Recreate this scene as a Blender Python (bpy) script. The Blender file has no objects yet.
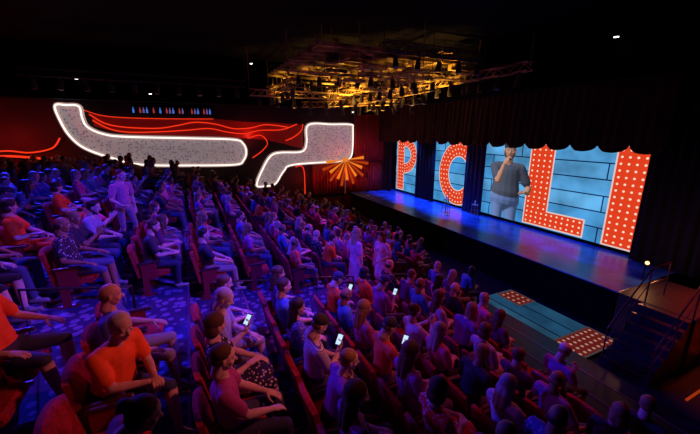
import bpy, math, random
import numpy as np
from mathutils import Vector, Matrix
random.seed(7)
scene = bpy.context.scene
try:
    scene.view_settings.view_transform = 'Standard'
except Exception: pass
COL = scene.collection
rad = math.radians

# ------------------------------------------------------------ materials
def mat(name, color=(0.5,0.5,0.5), rough=0.6, metal=0.0, emit=None, estr=1.0, noise=0.0, nscale=8.0):
    m = bpy.data.materials.new(name); m.use_nodes = True
    nt = m.node_tree; b = nt.nodes['Principled BSDF']
    b.inputs['Base Color'].default_value = (*color,1)
    b.inputs['Roughness'].default_value = rough
    b.inputs['Metallic'].default_value = metal
    if emit is not None:
        b.inputs['Emission Color'].default_value = (*emit,1)
        b.inputs['Emission Strength'].default_value = estr
    if noise > 0:
        tc = nt.nodes.new('ShaderNodeTexCoord'); n = nt.nodes.new('ShaderNodeTexNoise')
        n.inputs['Scale'].default_value = nscale
        nt.links.new(tc.outputs['Object'], n.inputs['Vector'])
        r = nt.nodes.new('ShaderNodeValToRGB')
        r.color_ramp.elements[0].position = 0.35; r.color_ramp.elements[1].position = 0.65
        r.color_ramp.elements[0].color = (*[c*(1-noise) for c in color],1)
        r.color_ramp.elements[1].color = (*[min(1,c*(1+noise)) for c in color],1)
        nt.links.new(n.outputs['Fac'], r.inputs['Fac']); nt.links.new(r.outputs['Color'], b.inputs['Base Color'])
    return m

def emis(name, color, s=1.0):
    m = bpy.data.materials.new(name); m.use_nodes = True
    nt = m.node_tree; nt.nodes.clear()
    e = nt.nodes.new('ShaderNodeEmission'); o = nt.nodes.new('ShaderNodeOutputMaterial')
    e.inputs['Color'].default_value = (*color,1); e.inputs['Strength'].default_value = s
    nt.links.new(e.outputs[0], o.inputs['Surface'])
    return m

def rand_mat(name, cols, rough=0.8, pattern=None):
    """colour picked per object from a palette"""
    m = bpy.data.materials.new(name); m.use_nodes = True
    nt = m.node_tree; b = nt.nodes['Principled BSDF']; b.inputs['Roughness'].default_value = rough
    oi = nt.nodes.new('ShaderNodeObjectInfo'); r = nt.nodes.new('ShaderNodeValToRGB')
    mul = nt.nodes.new('ShaderNodeMath'); mul.operation='MULTIPLY'; mul.inputs[1].default_value = 7.31 if pattern is None else 3.17
    fr = nt.nodes.new('ShaderNodeMath'); fr.operation='FRACT'
    nt.links.new(oi.outputs['Random'], mul.inputs[0]); nt.links.new(mul.outputs[0], fr.inputs[0])
    cr = r.color_ramp; cr.interpolation='CONSTANT'
    n = len(cols)
    while len(cr.elements) < n: cr.elements.new(0.5)
    for i,c in enumerate(cols):
        cr.elements[i].position = i/n; cr.elements[i].color = (*c,1)
    nt.links.new(fr.outputs[0], r.inputs['Fac'])
    out = r.outputs['Color']
    if pattern:
        tc = nt.nodes.new('ShaderNodeTexCoord')
        t = nt.nodes.new('ShaderNodeTexVoronoi'); t.inputs['Scale'].default_value = 24
        nt.links.new(tc.outputs['Object'], t.inputs['Vector'])
        lt = nt.nodes.new('ShaderNodeMath'); lt.operation='GREATER_THAN'; lt.inputs[1].default_value = 0.28
        nt.links.new(t.outputs['Distance'], lt.inputs[0])
        mx = nt.nodes.new('ShaderNodeMix'); mx.data_type='RGBA'
        mx.inputs[6].default_value=(0.45,0.42,0.5,1)
        nt.links.new(lt.outputs[0], mx.inputs[0]); nt.links.new(out, mx.inputs[7]); 
        out = mx.outputs[2]
    nt.links.new(out, b.inputs['Base Color'])
    return m

def stripe_mat(name, c1, c2, scale=12, plaid=False, axis='Z'):
    m = bpy.data.materials.new(name); m.use_nodes = True
    nt = m.node_tree; b = nt.nodes['Principled BSDF']; b.inputs['Roughness'].default_value = 0.85
    tc = nt.nodes.new('ShaderNodeTexCoord')
    def w(ax):
        t = nt.nodes.new('ShaderNodeTexWave'); t.bands_direction = ax; t.inputs['Scale'].default_value = scale
        nt.links.new(tc.outputs['Object'], t.inputs['Vector'])
        g = nt.nodes.new('ShaderNodeMath'); g.operation='GREATER_THAN'; g.inputs[1].default_value=0.62
        nt.links.new(t.outputs['Fac'], g.inputs[0]); return g.outputs[0]
    f = w(axis)
    if plaid:
        f2 = w('Y'); mxx = nt.nodes.new('ShaderNodeMath'); mxx.operation='MAXIMUM'
        nt.links.new(f, mxx.inputs[0]); nt.links.new(f2, mxx.inputs[1]); f = mxx.outputs[0]
    mx = nt.nodes.new('ShaderNodeMix'); mx.data_type='RGBA'
    mx.inputs[6].default_value=(*c1,1); mx.inputs[7].default_value=(*c2,1)
    nt.links.new(f, mx.inputs[0]); nt.links.new(mx.outputs[2], b.inputs['Base Color'])
    return m

def blotch_mat(name, c1, c2, scale=16, th=0.35):
    m = bpy.data.materials.new(name); m.use_nodes = True
    nt = m.node_tree; b = nt.nodes['Principled BSDF']; b.inputs['Roughness'].default_value = 0.85
    tc = nt.nodes.new('ShaderNodeTexCoord'); t = nt.nodes.new('ShaderNodeTexVoronoi'); t.inputs['Scale'].default_value=scale
    nt.links.new(tc.outputs['Object'], t.inputs['Vector'])
    g = nt.nodes.new('ShaderNodeMath'); g.operation='GREATER_THAN'; g.inputs[1].default_value=th
    nt.links.new(t.outputs['Distance'], g.inputs[0])
    mx = nt.nodes.new('ShaderNodeMix'); mx.data_type='RGBA'
    mx.inputs[6].default_value=(*c1,1); mx.inputs[7].default_value=(*c2,1)
    nt.links.new(g.outputs[0], mx.inputs[0]); nt.links.new(mx.outputs[2], b.inputs['Base Color'])
    return m

M_black = mat('black_paint',(0.002,0.002,0.003),0.9)
M_black.node_tree.nodes['Principled BSDF'].inputs['Specular IOR Level'].default_value=0.1
M_metal = mat('rig_metal',(0.25,0.22,0.18),0.45,0.6)
M_rigblack = mat('black_rig_steel',(0.03,0.028,0.025),0.5,0.4)
M_dkmetal = mat('dark_metal',(0.03,0.03,0.035),0.4,0.7)
M_velvet = mat('seat_velvet',(0.40,0.015,0.025),0.9,noise=0.25,nscale=30)
M_seatshell = mat('seat_shell',(0.24,0.012,0.03),0.35)
M_carpet = blotch_mat('aisle_carpet',(0.17,0.15,0.34),(0.025,0.02,0.11),7,0.40)
M_drape = mat('maroon_drape',(0.022,0.003,0.006),0.95)
M_blackdrape = mat('black_drape',(0.006,0.006,0.01),0.95)

# ------------------------------------------------------------ mesh builder
class MB:
    def __init__(s): s.V=[]; s.F=[]; s.M=[]
    def add(s, V, F, m=0, mx=None):
        o=len(s.V)
        if mx is not None: V=[mx@Vector(v) for v in V]
        s.V += [tuple(v) for v in V]
        s.F += [tuple(i+o for i in f) for f in F]
        s.M += [m]*len(F) if isinstance(m,int) else list(m)
    def box(s, lo, hi, m=0, mx=None):
        x0,y0,z0=lo; x1,y1,z1=hi
        V=[(x0,y0,z0),(x1,y0,z0),(x1,y1,z0),(x0,y1,z0),(x0,y0,z1),(x1,y0,z1),(x1,y1,z1),(x0,y1,z1)]
        F=[(0,3,2,1),(4,5,6,7),(0,1,5,4),(1,2,6,5),(2,3,7,6),(3,0,4,7)]
        s.add(V,F,m,mx)
    def tube(s, pts, r, n=8, m=0, closed=False):
        pts=[Vector(p) for p in pts]; N=len(pts); V=[]; F=[]
        rr = r if isinstance(r,(list,tuple)) else [r]*N
        up=Vector((0,0,1))
        for i,p in enumerate(pts):
            a=pts[i-1] if (i>0 or closed) else p; b=pts[(i+1)%N] if (i<N-1 or closed) else p
            t=(b-a).normalized()
            u=up if abs(t.z)<0.95 else Vector((1,0,0))
            if closed and abs((pts[0]-pts[N//2]).y)<1e-6 and abs(t.y)<1e-6: u=Vector((0,1,0))
            x=t.cross(u).normalized(); y=t.cross(x)
            for k in range(n):
                an=2*math.pi*k/n; V.append(p+x*math.cos(an)*rr[i]+y*math.sin(an)*rr[i])
        for i in range(N if closed else N-1):
            j=(i+1)%N
            for k in range(n):
                F.append((i*n+k,i*n+(k+1)%n,j*n+(k+1)%n,j*n+k))
        if not closed:
            F.append(tuple(range(n-1,-1,-1))); F.append(tuple((N-1)*n+k for k in range(n)))
        s.add(V,F,m)
    def poly(s, pts, m=0): s.add(pts,[tuple(range(len(pts)))],m)
    def obj(s, name, mats, smooth=False, bevel=0, parent=None, loc=(0,0,0)):
        me=bpy.data.meshes.new(name); me.from_pydata(s.V,[],s.F)
        for q in mats: me.materials.append(q)
        me.polygons.foreach_set('material_index', s.M)
        if smooth: me.polygons.foreach_set('use_smooth',[True]*len(me.polygons))
        me.update()
        ob=bpy.data.objects.new(name,me); COL.objects.link(ob); ob.location=loc
        if bevel:
            b=ob.modifiers.new('bevel','BEVEL'); b.width=bevel; b.segments=2; b.limit_method='ANGLE'
        if parent: ob.parent=parent
        return ob
def empty(name, loc=(0,0,0)):
    e=bpy.data.objects.new(name,None); COL.objects.link(e); e.location=loc; e.empty_display_size=0.2; return e

# ------------------------------------------------------------ human kit
def cap_pts(bm, a,b,ra,rb,sy=1.0,n=14):
    a=Vector(a); b=Vector(b); d=b-a; L=d.length; t=d/L if L>1e-6 else Vector((0,0,1))
    u=Vector((0,0,1)) if abs(t.z)<0.9 else Vector((1,0,0))
    x=t.cross(u).normalized(); y=t.cross(x)
    rings=[]
    for k in range(1,5):
        th=math.pi/2*(1-k/4.0); rings.append((a-t*ra*math.sin(th), ra*math.cos(th)))
    for k in range(0,4):
        th=math.pi/2*k/4.0; rings.append((b+t*rb*math.sin(th), rb*math.cos(th)))
    V=[a-t*ra]; F=[]
    for c,r in rings:
        for k in range(n):
            an=2*math.pi*k/n; V.append(c+x*math.cos(an)*r+y*math.sin(an)*r)
    V.append(b+t*rb)
    R=len(rings)
    for k in range(n): F.append((0,1+(k+1)%n,1+k))
    for i in range(R-1):
        for k in range(n):
            F.append((1+i*n+k,1+i*n+(k+1)%n,1+(i+1)*n+(k+1)%n,1+(i+1)*n+k))
    for k in range(n): F.append((1+(R-1)*n+k,1+(R-1)*n+(k+1)%n,len(V)-1))
    if sy!=1.0:
        cy=a.y
        for v in V: v.y=cy+(v.y-cy)*sy
    bm.add(V,F)
def ell_pts(bm,c,r,n=18):
    V=[];F=[];c=Vector(c)
    V.append(c+Vector((0,0,-r[2])));R=9
    for i in range(1,R):
        th=-math.pi/2+math.pi*i/R
        for k in range(n):
            an=2*math.pi*k/n
            V.append(c+Vector((r[0]*math.cos(th)*math.cos(an),r[1]*math.cos(th)*math.sin(an),r[2]*math.sin(th))))
    V.append(c+Vector((0,0,r[2])))
    for k in range(n): F.append((0,1+(k+1)%n,1+k))
    for i in range(R-2):
        for k in range(n):
            F.append((1+i*n+k,1+i*n+(k+1)%n,1+(i+1)*n+(k+1)%n,1+(i+1)*n+k))
    for k in range(n): F.append((1+(R-2)*n+k,1+(R-2)*n+(k+1)%n,len(V)-1))
    bm.add(V,F)

def fuse(prims, voxel, smooth=3):
    """prims: ('c',a,b,ra,rb,sy,part) / ('e',c,r,part) -> (V,F,M) one continuous skin"""
    b=MB()
    for p in prims:
        if p[0]=='c': cap_pts(b,p[1],p[2],p[3],p[4],p[5])
        else: ell_pts(b,p[1],p[2])
    ob=b.obj('tmp',[])
    r=ob.modifiers.new('r','REMESH'); r.mode='VOXEL'; r.voxel_size=voxel
    s=ob.modifiers.new('s','SMOOTH'); s.factor=0.5; s.iterations=smooth
    dg=bpy.context.evaluated_depsgraph_get(); dg.update()
    ev=ob.evaluated_get(dg); me=bpy.data.meshes.new_from_object(ev)
    nv=len(me.vertices); V=np.zeros(nv*3); me.vertices.foreach_get('co',V); V=V.reshape(-1,3)
    F=[tuple(q.vertices) for q in me.polygons]
    C=np.array([V[list(f)].mean(axis=0) for f in F])
    best=np.full(len(F),1e9); M=np.zeros(len(F),int)
    for p in prims:
        if p[0]=='c':
            A=np.array(p[1],float);B=np.array(p[2],float);ra,rb,sy=p[3],p[4],p[5]
            P=C.copy(); P[:,1]=A[1]+(P[:,1]-A[1])/sy
            d=B-A;L2=max(d@d,1e-9)
            t=np.clip(((P-A)@d)/L2,0,1)
            D=np.linalg.norm(P-(A+t[:,None]*d),axis=1)-(ra+(rb-ra)*t)
        else:
            c=np.array(p[1],float);r3=np.array(p[2],float)
            D=(np.linalg.norm((C-c)/r3,axis=1)-1)*r3.min()
        k=D<best; best[k]=D[k]; M[k]=p[-1]
    old=ob.data; bpy.data.objects.remove(ob); bpy.data.meshes.remove(old); bpy.data.meshes.remove(me)
    return [Vector(v) for v in V],F,M.tolist()

SK,SH,PA,SO,HA,EW,DK,LP,AC = range(9)

def hand_tpl(curl):
    pr=[('c',(-0.03,0,0),(0.02,0,0),0.026,0.026,1.0,SK),('e',(0.05,0,0),(0.052,0.042,0.017),SK),
        ('c',(0.03,-0.022,0),(0.085,-0.028,0),0.014,0.011,1,SK),('c',(0.03,0.022,0),(0.088,0.03,0),0.015,0.011,1,SK)]
    for y,l in ((0.031,0.92),(0.0105,1.05),(-0.0105,0.98),(-0.030,0.78)):
        p=Vector((0.085,y,0)); an=0
        for sl,r0,r1,w in ((0.042,0.0095,0.0085,0.5),(0.027,0.0085,0.0078,1.0),(0.021,0.0078,0.0066,0.8)):
            an+=curl*w; q=p+Vector((math.cos(an),y*0.9,-math.sin(an)))*sl*l
            pr.append(('c',tuple(p),tuple(q),r0,r1,1,SK)); p=q
    p=Vector((0.018,0.03,-0.006)); 
    for d,sl,r0,r1 in (((0.62,0.66,-0.35),0.04,0.013,0.011),((0.8,0.35,-0.5*(0.4+curl)),0.032,0.0105,0.009),((0.9,0.1,-0.5*(0.4+curl)),0.024,0.009,0.0075)):
        q=p+Vector(d).normalized()*sl; pr.append(('c',tuple(p),tuple(q),r0,r1,1,SK)); p=q
    return fuse(pr,0.0042,2)
H_relax=hand_tpl(0.32); H_grip=hand_tpl(0.85)

def head_tpl(style, beard=False):
    pr=[('e',(-0.008,0,0.035),(0.098,0.076,0.088),SK),('e',(0.02,0,-0.03),(0.07,0.06,0.075),SK),
        ('c',(0.05,0,-0.085),(0.03,0,-0.07),0.026,0.04,1.2,SK),
        ('c',(0.082,0,0.012),(0.104,0,-0.024),0.009,0.014,1,SK),
        ('c',(0.072,-0.035,0.03),(0.072,0.035,0.03),0.014,0.014,1,SK),
        ('c',(0.055,-0.042,-0.02),(0.06,-0.03,-0.025),0.022,0.02,1,SK),('c',(0.055,0.042,-0.02),(0.06,0.03,-0.025),0.022,0.02,1,SK),
        ('c',(0.076,-0.018,-0.052),(0.076,0.018,-0.052),0.0085,0.0085,1,LP),
        ('c',(-0.03,0,-0.04),(-0.045,0,-0.14),0.052,0.056,1.05,SK),
        ('e',(-0.005,0.078,-0.005),(0.018,0.010,0.032),SK),('e',(-0.005,-0.078,-0.005),(0.018,0.010,0.032),SK)]
    V,F,M=fuse(pr,0.0065,2)
    V=list(V);F=list(F);M=list(M)
    def app(g):
        o=len(V); V.extend(g[0]); F.extend([tuple(i+o for i in f) for f in g[1]]); M.extend(g[2])
    b=MB()
    for sy in (-1,1):
        ell_pts(b,(0.076,0.03*sy,0.010),(0.013,0.015,0.009),10); 
    k1=len(b.F)
    for sy in (-1,1):
        ell_pts(b,(0.086,0.03*sy,0.010),(0.004,0.0065,0.0065),8)
    k2=len(b.F)
    for sy in (-1,1):
        cap_pts(b,(0.084,0.016*sy,0.034),(0.074,0.048*sy,0.036),0.004,0.003)
    app(([Vector(v) for v in b.V],b.F,[EW]*k1+[DK]*(k2-k1)+[HA]*(len(b.F)-k2)))
    if style=='short': hp=[('e',(-0.024,0,0.055),(0.098,0.083,0.084),HA),('e',(-0.045,0,0.01),(0.07,0.079,0.075),HA)]
    elif style=='bald': hp=[('e',(-0.05,0,0.0),(0.062,0.081,0.055),HA)]
    elif style=='long': hp=[('e',(-0.022,0,0.053),(0.104,0.09,0.09),HA),('e',(-0.05,0,-0.02),(0.07,0.092,0.12),HA),
                            ('c',(-0.06,0.045,-0.05),(-0.085,0.06,-0.27),0.055,0.03,1,HA),('c',(-0.06,-0.045,-0.05),(-0.085,-0.06,-0.27),0.055,0.03,1,HA),
                            ('c',(-0.07,0,-0.05),(-0.10,0,-0.29),0.06,0.03,1,HA),('c',(-0.01,0.08,0.0),(-0.02,0.085,-0.16),0.022,0.018,1,HA),('c',(-0.01,-0.08,0.0),(-0.02,-0.085,-0.16),0.022,0.018,1,HA)]
    elif style=='bun': hp=[('e',(-0.024,0,0.053),(0.099,0.084,0.084),HA),('e',(-0.045,0,0.0),(0.066,0.08,0.075),HA),('e',(-0.12,0,0.09),(0.045,0.045,0.042),HA)]
    elif style=='bob': hp=[('e',(-0.022,0,0.053),(0.106,0.094,0.092),HA),('e',(-0.045,0,-0.035),(0.078,0.1,0.09),HA)]
    elif style=='cap': hp=[('e',(-0.045,0,0.0),(0.062,0.08,0.05),HA),('e',(-0.014,0,0.065),(0.104,0.087,0.075),AC),
                           ('c',(0.09,-0.03,0.055),(0.09,0.03,0.055),0.012,0.012,1,AC),('e',(0.105,0,0.052),(0.065,0.062,0.009),AC)]
    if beard: hp=hp+[('c',(0.05,0,-0.098),(0.035,0,-0.08),0.028,0.036,1.2,HA),('c',(0.0,0.065,-0.04),(0.045,0.035,-0.09),0.016,0.02,1,HA),('c',(0.0,-0.065,-0.04),(0.045,-0.035,-0.09),0.016,0.02,1,HA)]
    app(fuse(hp,0.007,2))
    return V,F,M
HEADS={k:head_tpl(k) for k in ('short','bald','long','bun','bob','cap')}
HEADS['beard']=head_tpl('short',True); HEADS['capbeard']=head_tpl('cap',True)

def ik(S,T,l1,l2,pole):
    S=Vector(S);T=Vector(T);d=T-S;L=min(d.length,0.985*(l1+l2));dn=d.normalized();T=S+dn*L
    a=(l1*l1-l2*l2+L*L)/(2*L);h=math.sqrt(max(l1*l1-a*a,0))
    pole=Vector(pole);pp=(pole-dn*pole.dot(dn)).normalized()
    return S+dn*a+pp*h, T

def person(stand=False, lean=-6, female=False, head='short', hyaw=0, hpitch=8, rw=None, lw=None, rgrip=False, lgrip=False,
           rdir=None, ldir=None, rpalm=(0,0,-1), lpalm=(0,0,-1), shorts=False, dress=False, longsleeve=False, bulk=1.0, voxel=0.0125, feet=0.0, walk=0.0):
    """local frame: faces +X, floor z=0, hips above the origin"""
    pr=[]; pz=0.94 if stand else 0.56
    P=Vector((0,0,pz)); R=Matrix.Rotation(rad(lean),3,'Y')
    g=lambda x,y,z: P+R@Vector((x,y,z))
    sw=0.165 if female else 0.19
    k=bulk
    low = SH if dress else PA
    pr.append(('c',tuple(P+Vector((0,0,0.0))),tuple(g(0,0,0.06)),0.118*k,0.115*k,1.42,low))
    pr.append(('c',tuple(g(0.012*(k-0.6),0,0.10)),tuple(g(0.0,0,0.20)),0.116*k,0.108*k,1.38 if not female else 1.25,SH))
    pr.append(('c',tuple(g(0,0,0.20)),tuple(g(-0.005,0,0.37)),0.108*k,0.118*k**0.5,1.36,SH))
    pr.append(('c',tuple(g(-0.005,-sw*0.72,0.45)),tuple(g(-0.005,sw*0.72,0.45)),0.072,0.072,1,SH))
    if female:
        pr.append(('e',tuple(g(0.085,0.065,0.34)),(0.055,0.06,0.06),SH)); pr.append(('e',tuple(g(0.085,-0.065,0.34)),(0.055,0.06,0.06),SH))
    pr.append(('c',tuple(g(0,0,0.47)),tuple(g(0.012,0,0.56)),0.062,0.052,1,SK))
    info={}
    # legs
    for sgn in (-1,1):
        hip=P+Vector((0,0.095*sgn,-0.01))
        if stand:
            ank=Vector((walk*sgn*0.22,0.11*sgn,0.09)); kn,ank=ik(hip,ank,0.435,0.425,(1,0.05*sgn,0))
        else:
            ank=Vector((0.44+feet*sgn+0.04,0.13*sgn,0.09)); kn,ank=ik(hip,ank,0.45,0.43,(0.7,0.25*sgn,0.8))
        pr.append(('c',tuple(hip),tuple(kn),0.092*k**0.5,0.062,1,low))
        midc=kn.lerp(ank,0.35)
        cp = SK if (shorts or dress) else PA
        if cp==SK: pr.append(('c',tuple(kn),tuple(midc),0.055,0.056,1,SK)); pr.append(('c',tuple(midc),tuple(ank),0.056,0.036,1,SK))
        else: pr.append(('c',tuple(kn),tuple(midc),0.062,0.062,1,PA)); pr.append(('c',tuple(midc),tuple(ank+Vector((0,0,0.03))),0.062,0.05,1,PA))
        pr.append(('c',tuple(ank+Vector((-0.03,0,-0.045))),tuple(ank+Vector((0.15,0.02*sgn,-0.055))),0.042,0.032,1,SO))
        pr.append(('c',tuple(ank),tuple(ank+Vector((0.04,0,-0.03))),0.038,0.038,1,SO))
    if dress and not stand:
        pr.append(('c',(0.05,0,0.53),(0.42,0,0.545),0.10,0.075,1.9,SH))
    if dress and stand:
        pr.append(('c',(0,0,0.9),(0,0,0.52),0.13,0.16,1.35,SH))
    parts=[]
    for sgn,w,gr,hd,palm in ((-1,rw,rgrip,rdir,rpalm),(1,lw,lgrip,ldir,lpalm)):
        S=g(-0.005,sw*sgn,0.445)
        if w is None: w=(0.02,0.27*sgn,0.80) if stand else (0.33,0.12*sgn,0.675)
        E,W=ik(S,w,0.285,0.25,(-0.35,0.55*sgn,-0.8))
        pr.append(('c',tuple(S),tuple(E),0.056,0.040,1,SK if not longsleeve else SH))
        m=S.lerp(E,0.66)
        pr.append(('c',tuple(S),tuple(m),0.068,0.066,1,SH))
        if longsleeve: pr.append(('c',tuple(E),tuple(E.lerp(W,0.92)),0.046,0.036,1,SH))
        m2=E.lerp(W,0.3)
        pr.append(('c',tuple(E),tuple(m2),0.039,0.041,1,SK)); pr.append(('c',tuple(m2),tuple(W),0.041,0.025,1,SK))
        x=(W-E).normalized() if hd is None else Vector(hd).normalized()
        z=-Vector(palm); z=(z-x*z.dot(x)).normalized(); y=z.cross(x)
        mx=Matrix(((x.x,y.x,z.x,W.x),(x.y,y.y,z.y,W.y),(x.z,y.z,z.z,W.z),(0,0,0,1)))
        parts.append((H_grip if gr else H_relax, mx@Matrix.Diagonal((1.0,1.0 if sgn<0 else -1.0,1.0,1)), sgn>0))
        info['r' if sgn<0 else 'l']=(mx@Vector((0.10,0,-0.028)), mx)
    V,F,M=fuse(pr,voxel,3)
    b=MB(); b.add(V,F,M)
    for (hv,hf,hm),mx,flip in parts:
        ff=[tuple(reversed(f)) for f in hf] if flip else hf
        b.add(hv,ff,hm,mx)
    hv,hf,hm=HEADS[head]
    hp=g(0.05,0,0.675)
    mx=Matrix.Translation(hp)@Matrix.Rotation(rad(hyaw),4,'Z')@Matrix.Rotation(rad(hpitch),4,'Y')
    b.add(hv,hf,hm,mx)
    me=bpy.data.meshes.new('person_mesh'); me.from_pydata(b.V,[],b.F)
    for q in CROWD: me.materials.append(q)
    me.polygons.foreach_set('material_index',b.M); me.polygons.foreach_set('use_smooth',[True]*len(b.F)); me.update()
    return me,info

skin_c=[(0.66,0.44,0.36),(0.6,0.36,0.27),(0.7,0.48,0.4),(0.32,0.16,0.09),(0.64,0.42,0.33)]
M_skin=rand_mat('skin',skin_c,0.55)
M_shirt=rand_mat('crowd_shirt',[(0.9,0.10,0.01),(0.3,0.3,0.45),(0.03,0.03,0.05),(0.06,0.08,0.5),(0.7,0.02,0.08),(0.55,0.5,0.6),(0.75,0.1,0.3),(0.25,0.06,0.4),(0.02,0.02,0.03),(0.05,0.15,0.35),(0.6,0.12,0.4),(0.02,0.02,0.06),(0.12,0.02,0.1),(0.5,0.35,0.5)])
M_shirt2=rand_mat('crowd_print_shirt',[(0.6,0.05,0.03),(0.06,0.06,0.35),(0.35,0.07,0.35),(0.02,0.02,0.03)],pattern=True)
M_pants=rand_mat('crowd_trousers',[(0.03,0.04,0.09),(0.3,0.28,0.25),(0.02,0.02,0.02),(0.08,0.1,0.2),(0.3,0.26,0.25)])
M_shoe=mat('shoe',(0.3,0.28,0.3),0.6)
M_hair=rand_mat('hair',[(0.02,0.012,0.008),(0.08,0.04,0.02),(0.35,0.33,0.32),(0.30,0.18,0.07),(0.012,0.01,0.01),(0.12,0.06,0.03)],0.6)
M_eye=mat('eye_white',(0.8,0.8,0.8),0.3); M_iris=mat('iris',(0.02,0.015,0.01),0.3); M_lip=mat('lips',(0.42,0.14,0.12),0.5)
M_cap=rand_mat('cap_cloth',[(0.05,0.05,0.1),(0.6,0.6,0.6),(0.4,0.05,0.03)])
CROWD=[M_skin,M_shirt,M_pants,M_shoe,M_hair,M_eye,M_iris,M_lip,M_cap]

V={}
V['lap']=person(head='short')
V['long']=person(head='long',female=True,rw=(0.25,-0.05,0.70),lw=(0.27,0.06,0.70),hyaw=-12,lean=-3)
V['phone']=person(head='cap',rw=(0.30,-0.06,0.86),rdir=(0.5,0.2,0.7),rpalm=(-0.7,0.1,0.5),rgrip=True,hpitch=28,lean=4,shorts=True)
V['greyphone']=person(head='short',rw=(0.30,-0.06,0.82),rdir=(0.5,0.2,0.7),rpalm=(-0.7,0.1,0.5),rgrip=True,hpitch=24,hyaw=-10,lean=4,shorts=True,bulk=1.08)
V['bald']=person(head='bald',bulk=1.18,rw=(0.26,-0.30,0.70),lw=(0.26,0.30,0.70),shorts=True,hyaw=8)
V['bob']=person(head='bob',female=True,dress=True,rw=(0.22,-0.08,0.74),hyaw=22,lean=-8)
V['chin']=person(head='short',lean=14,rw=(0.22,-0.04,0.99),rdir=(0.1,0.3,0.95),rpalm=(-1,0,0),rgrip=True,hyaw=-5,longsleeve=True)
V['clap']=person(head='bun',female=True,rw=(0.30,-0.05,0.95),lw=(0.30,0.06,0.95),rdir=(0.6,0.25,0.7),ldir=(0.6,-0.25,0.7),rpalm=(0,1,0),lpalm=(0,-1,0))
V['beard']=person(head='beard',bulk=1.1,lean=8,rw=(0.36,-0.1,0.69),lw=(0.36,0.1,0.69),hpitch=14,feet=0.06)
V['fwd']=person(head='long',female=True,lean=18,rw=(0.40,-0.09,0.70),lw=(0.40,0.09,0.70),hpitch=0,hyaw=30,shorts=True)
V['low']=person(head='bun',female=True,lean=34,rw=(0.48,-0.12,0.66),lw=(0.48,0.12,0.68),hpitch=18,hyaw=10,shorts=True)
V['stand']=person(stand=True,head='short',lean=2,shorts=True,rw=(0.22,-0.2,0.98),rgrip=True,rdir=(0.8,0.2,0.2),walk=0.5)
V['standw']=person(stand=True,female=True,dress=True,head='long',lean=0,lw=(0.2,0.15,1.05),walk=0.3)
V['bigman']=person(head='short',bulk=1.25,lean=14,rw=(0.40,-0.02,0.70),lw=(0.42,0.05,0.71),rgrip=True,lgrip=True,hpitch=12,hyaw=-12,shorts=True,feet=0.04,voxel=0.0105)
V['comic']=person(stand=True,head='capbeard',bulk=1.34,lean=2,hpitch=4,hyaw=-12,rw=(0.17,-0.09,1.42),rgrip=True,rdir=(0.35,0.35,0.8),rpalm=(-0.3,0.9,0),lw=(0.20,0.26,1.08),ldir=(0.6,-0.5,0.1),voxel=0.011)

# ------------------------------------------------------------ room geometry
ROWX=lambda k:-0.85+0.95*k
FZ=lambda X:-3.07-0.30*max(X,-2.2)
K0,K1=-7,9
b=MB()
prof=[]
for k in range(K0,K1+1):
    x0=ROWX(k)-0.38; x1=ROWX(k+1)-0.38; z=FZ(ROWX(k))
    if k==K0: x0=-9.0
    prof += [(x0,z),(x1,z)]
FRONTZ=-5.66
prof += [(prof[-1][0],FRONTZ),(17.0,FRONTZ)]
Y0,Y1=-1.6,22.3
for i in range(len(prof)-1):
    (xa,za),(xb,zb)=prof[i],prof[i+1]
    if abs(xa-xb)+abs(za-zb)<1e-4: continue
    b.poly([(xa,Y0,za),(xb,Y0,zb),(xb,Y1,zb),(xa,Y1,za)],1 if (i==len(prof)-2 or xa>3.8) else 0)  # front tiers painted dark too, standing for the weaker light there
b.obj('floor',[M_carpet,mat('dark_front_floor',(0.012,0.010,0.025),0.35)])
b=MB()
for k in range(-2,K1+1):
    x=ROWX(k)-0.38; z=FZ(ROWX(k-1)); b.box((x-0.02,Y0,z-0.02),(x+0.015,Y1,z+0.008),0)
b.obj('trim_1',[mat('tier_nosing',(0.25,0.1,0.3),0.3,0.6)])

M_wall=mat('back_wall_paint',(0.022,0.004,0.010),0.8,noise=0.5,nscale=0.6)
def wall(name,lo,hi,m):
    w=MB(); w.box(lo,hi,0); return w.obj(name,[m])
wall('wall_far',(-9.2,22.3,-6.2),(17.2,22.5,4.2),M_wall)
wall('wall_left',(-9.2,-1.8,-6.2),(-9.0,22.3,4.2),M_wall)
wall('wall_stage',(17.0,-1.8,-6.2),(17.2,22.3,4.2),M_black)
wall('wall_near',(-9.2,-1.8,-6.2),(17.2,-1.6,4.2),M_black)
wall('ceiling',(-9.2,-1.8,4.0),(17.2,22.5,4.2),M_black)
wall('ceiling_soffit',(-8.9,21.2,1.55),(10.6,22.2,3.9),M_black)

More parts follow.
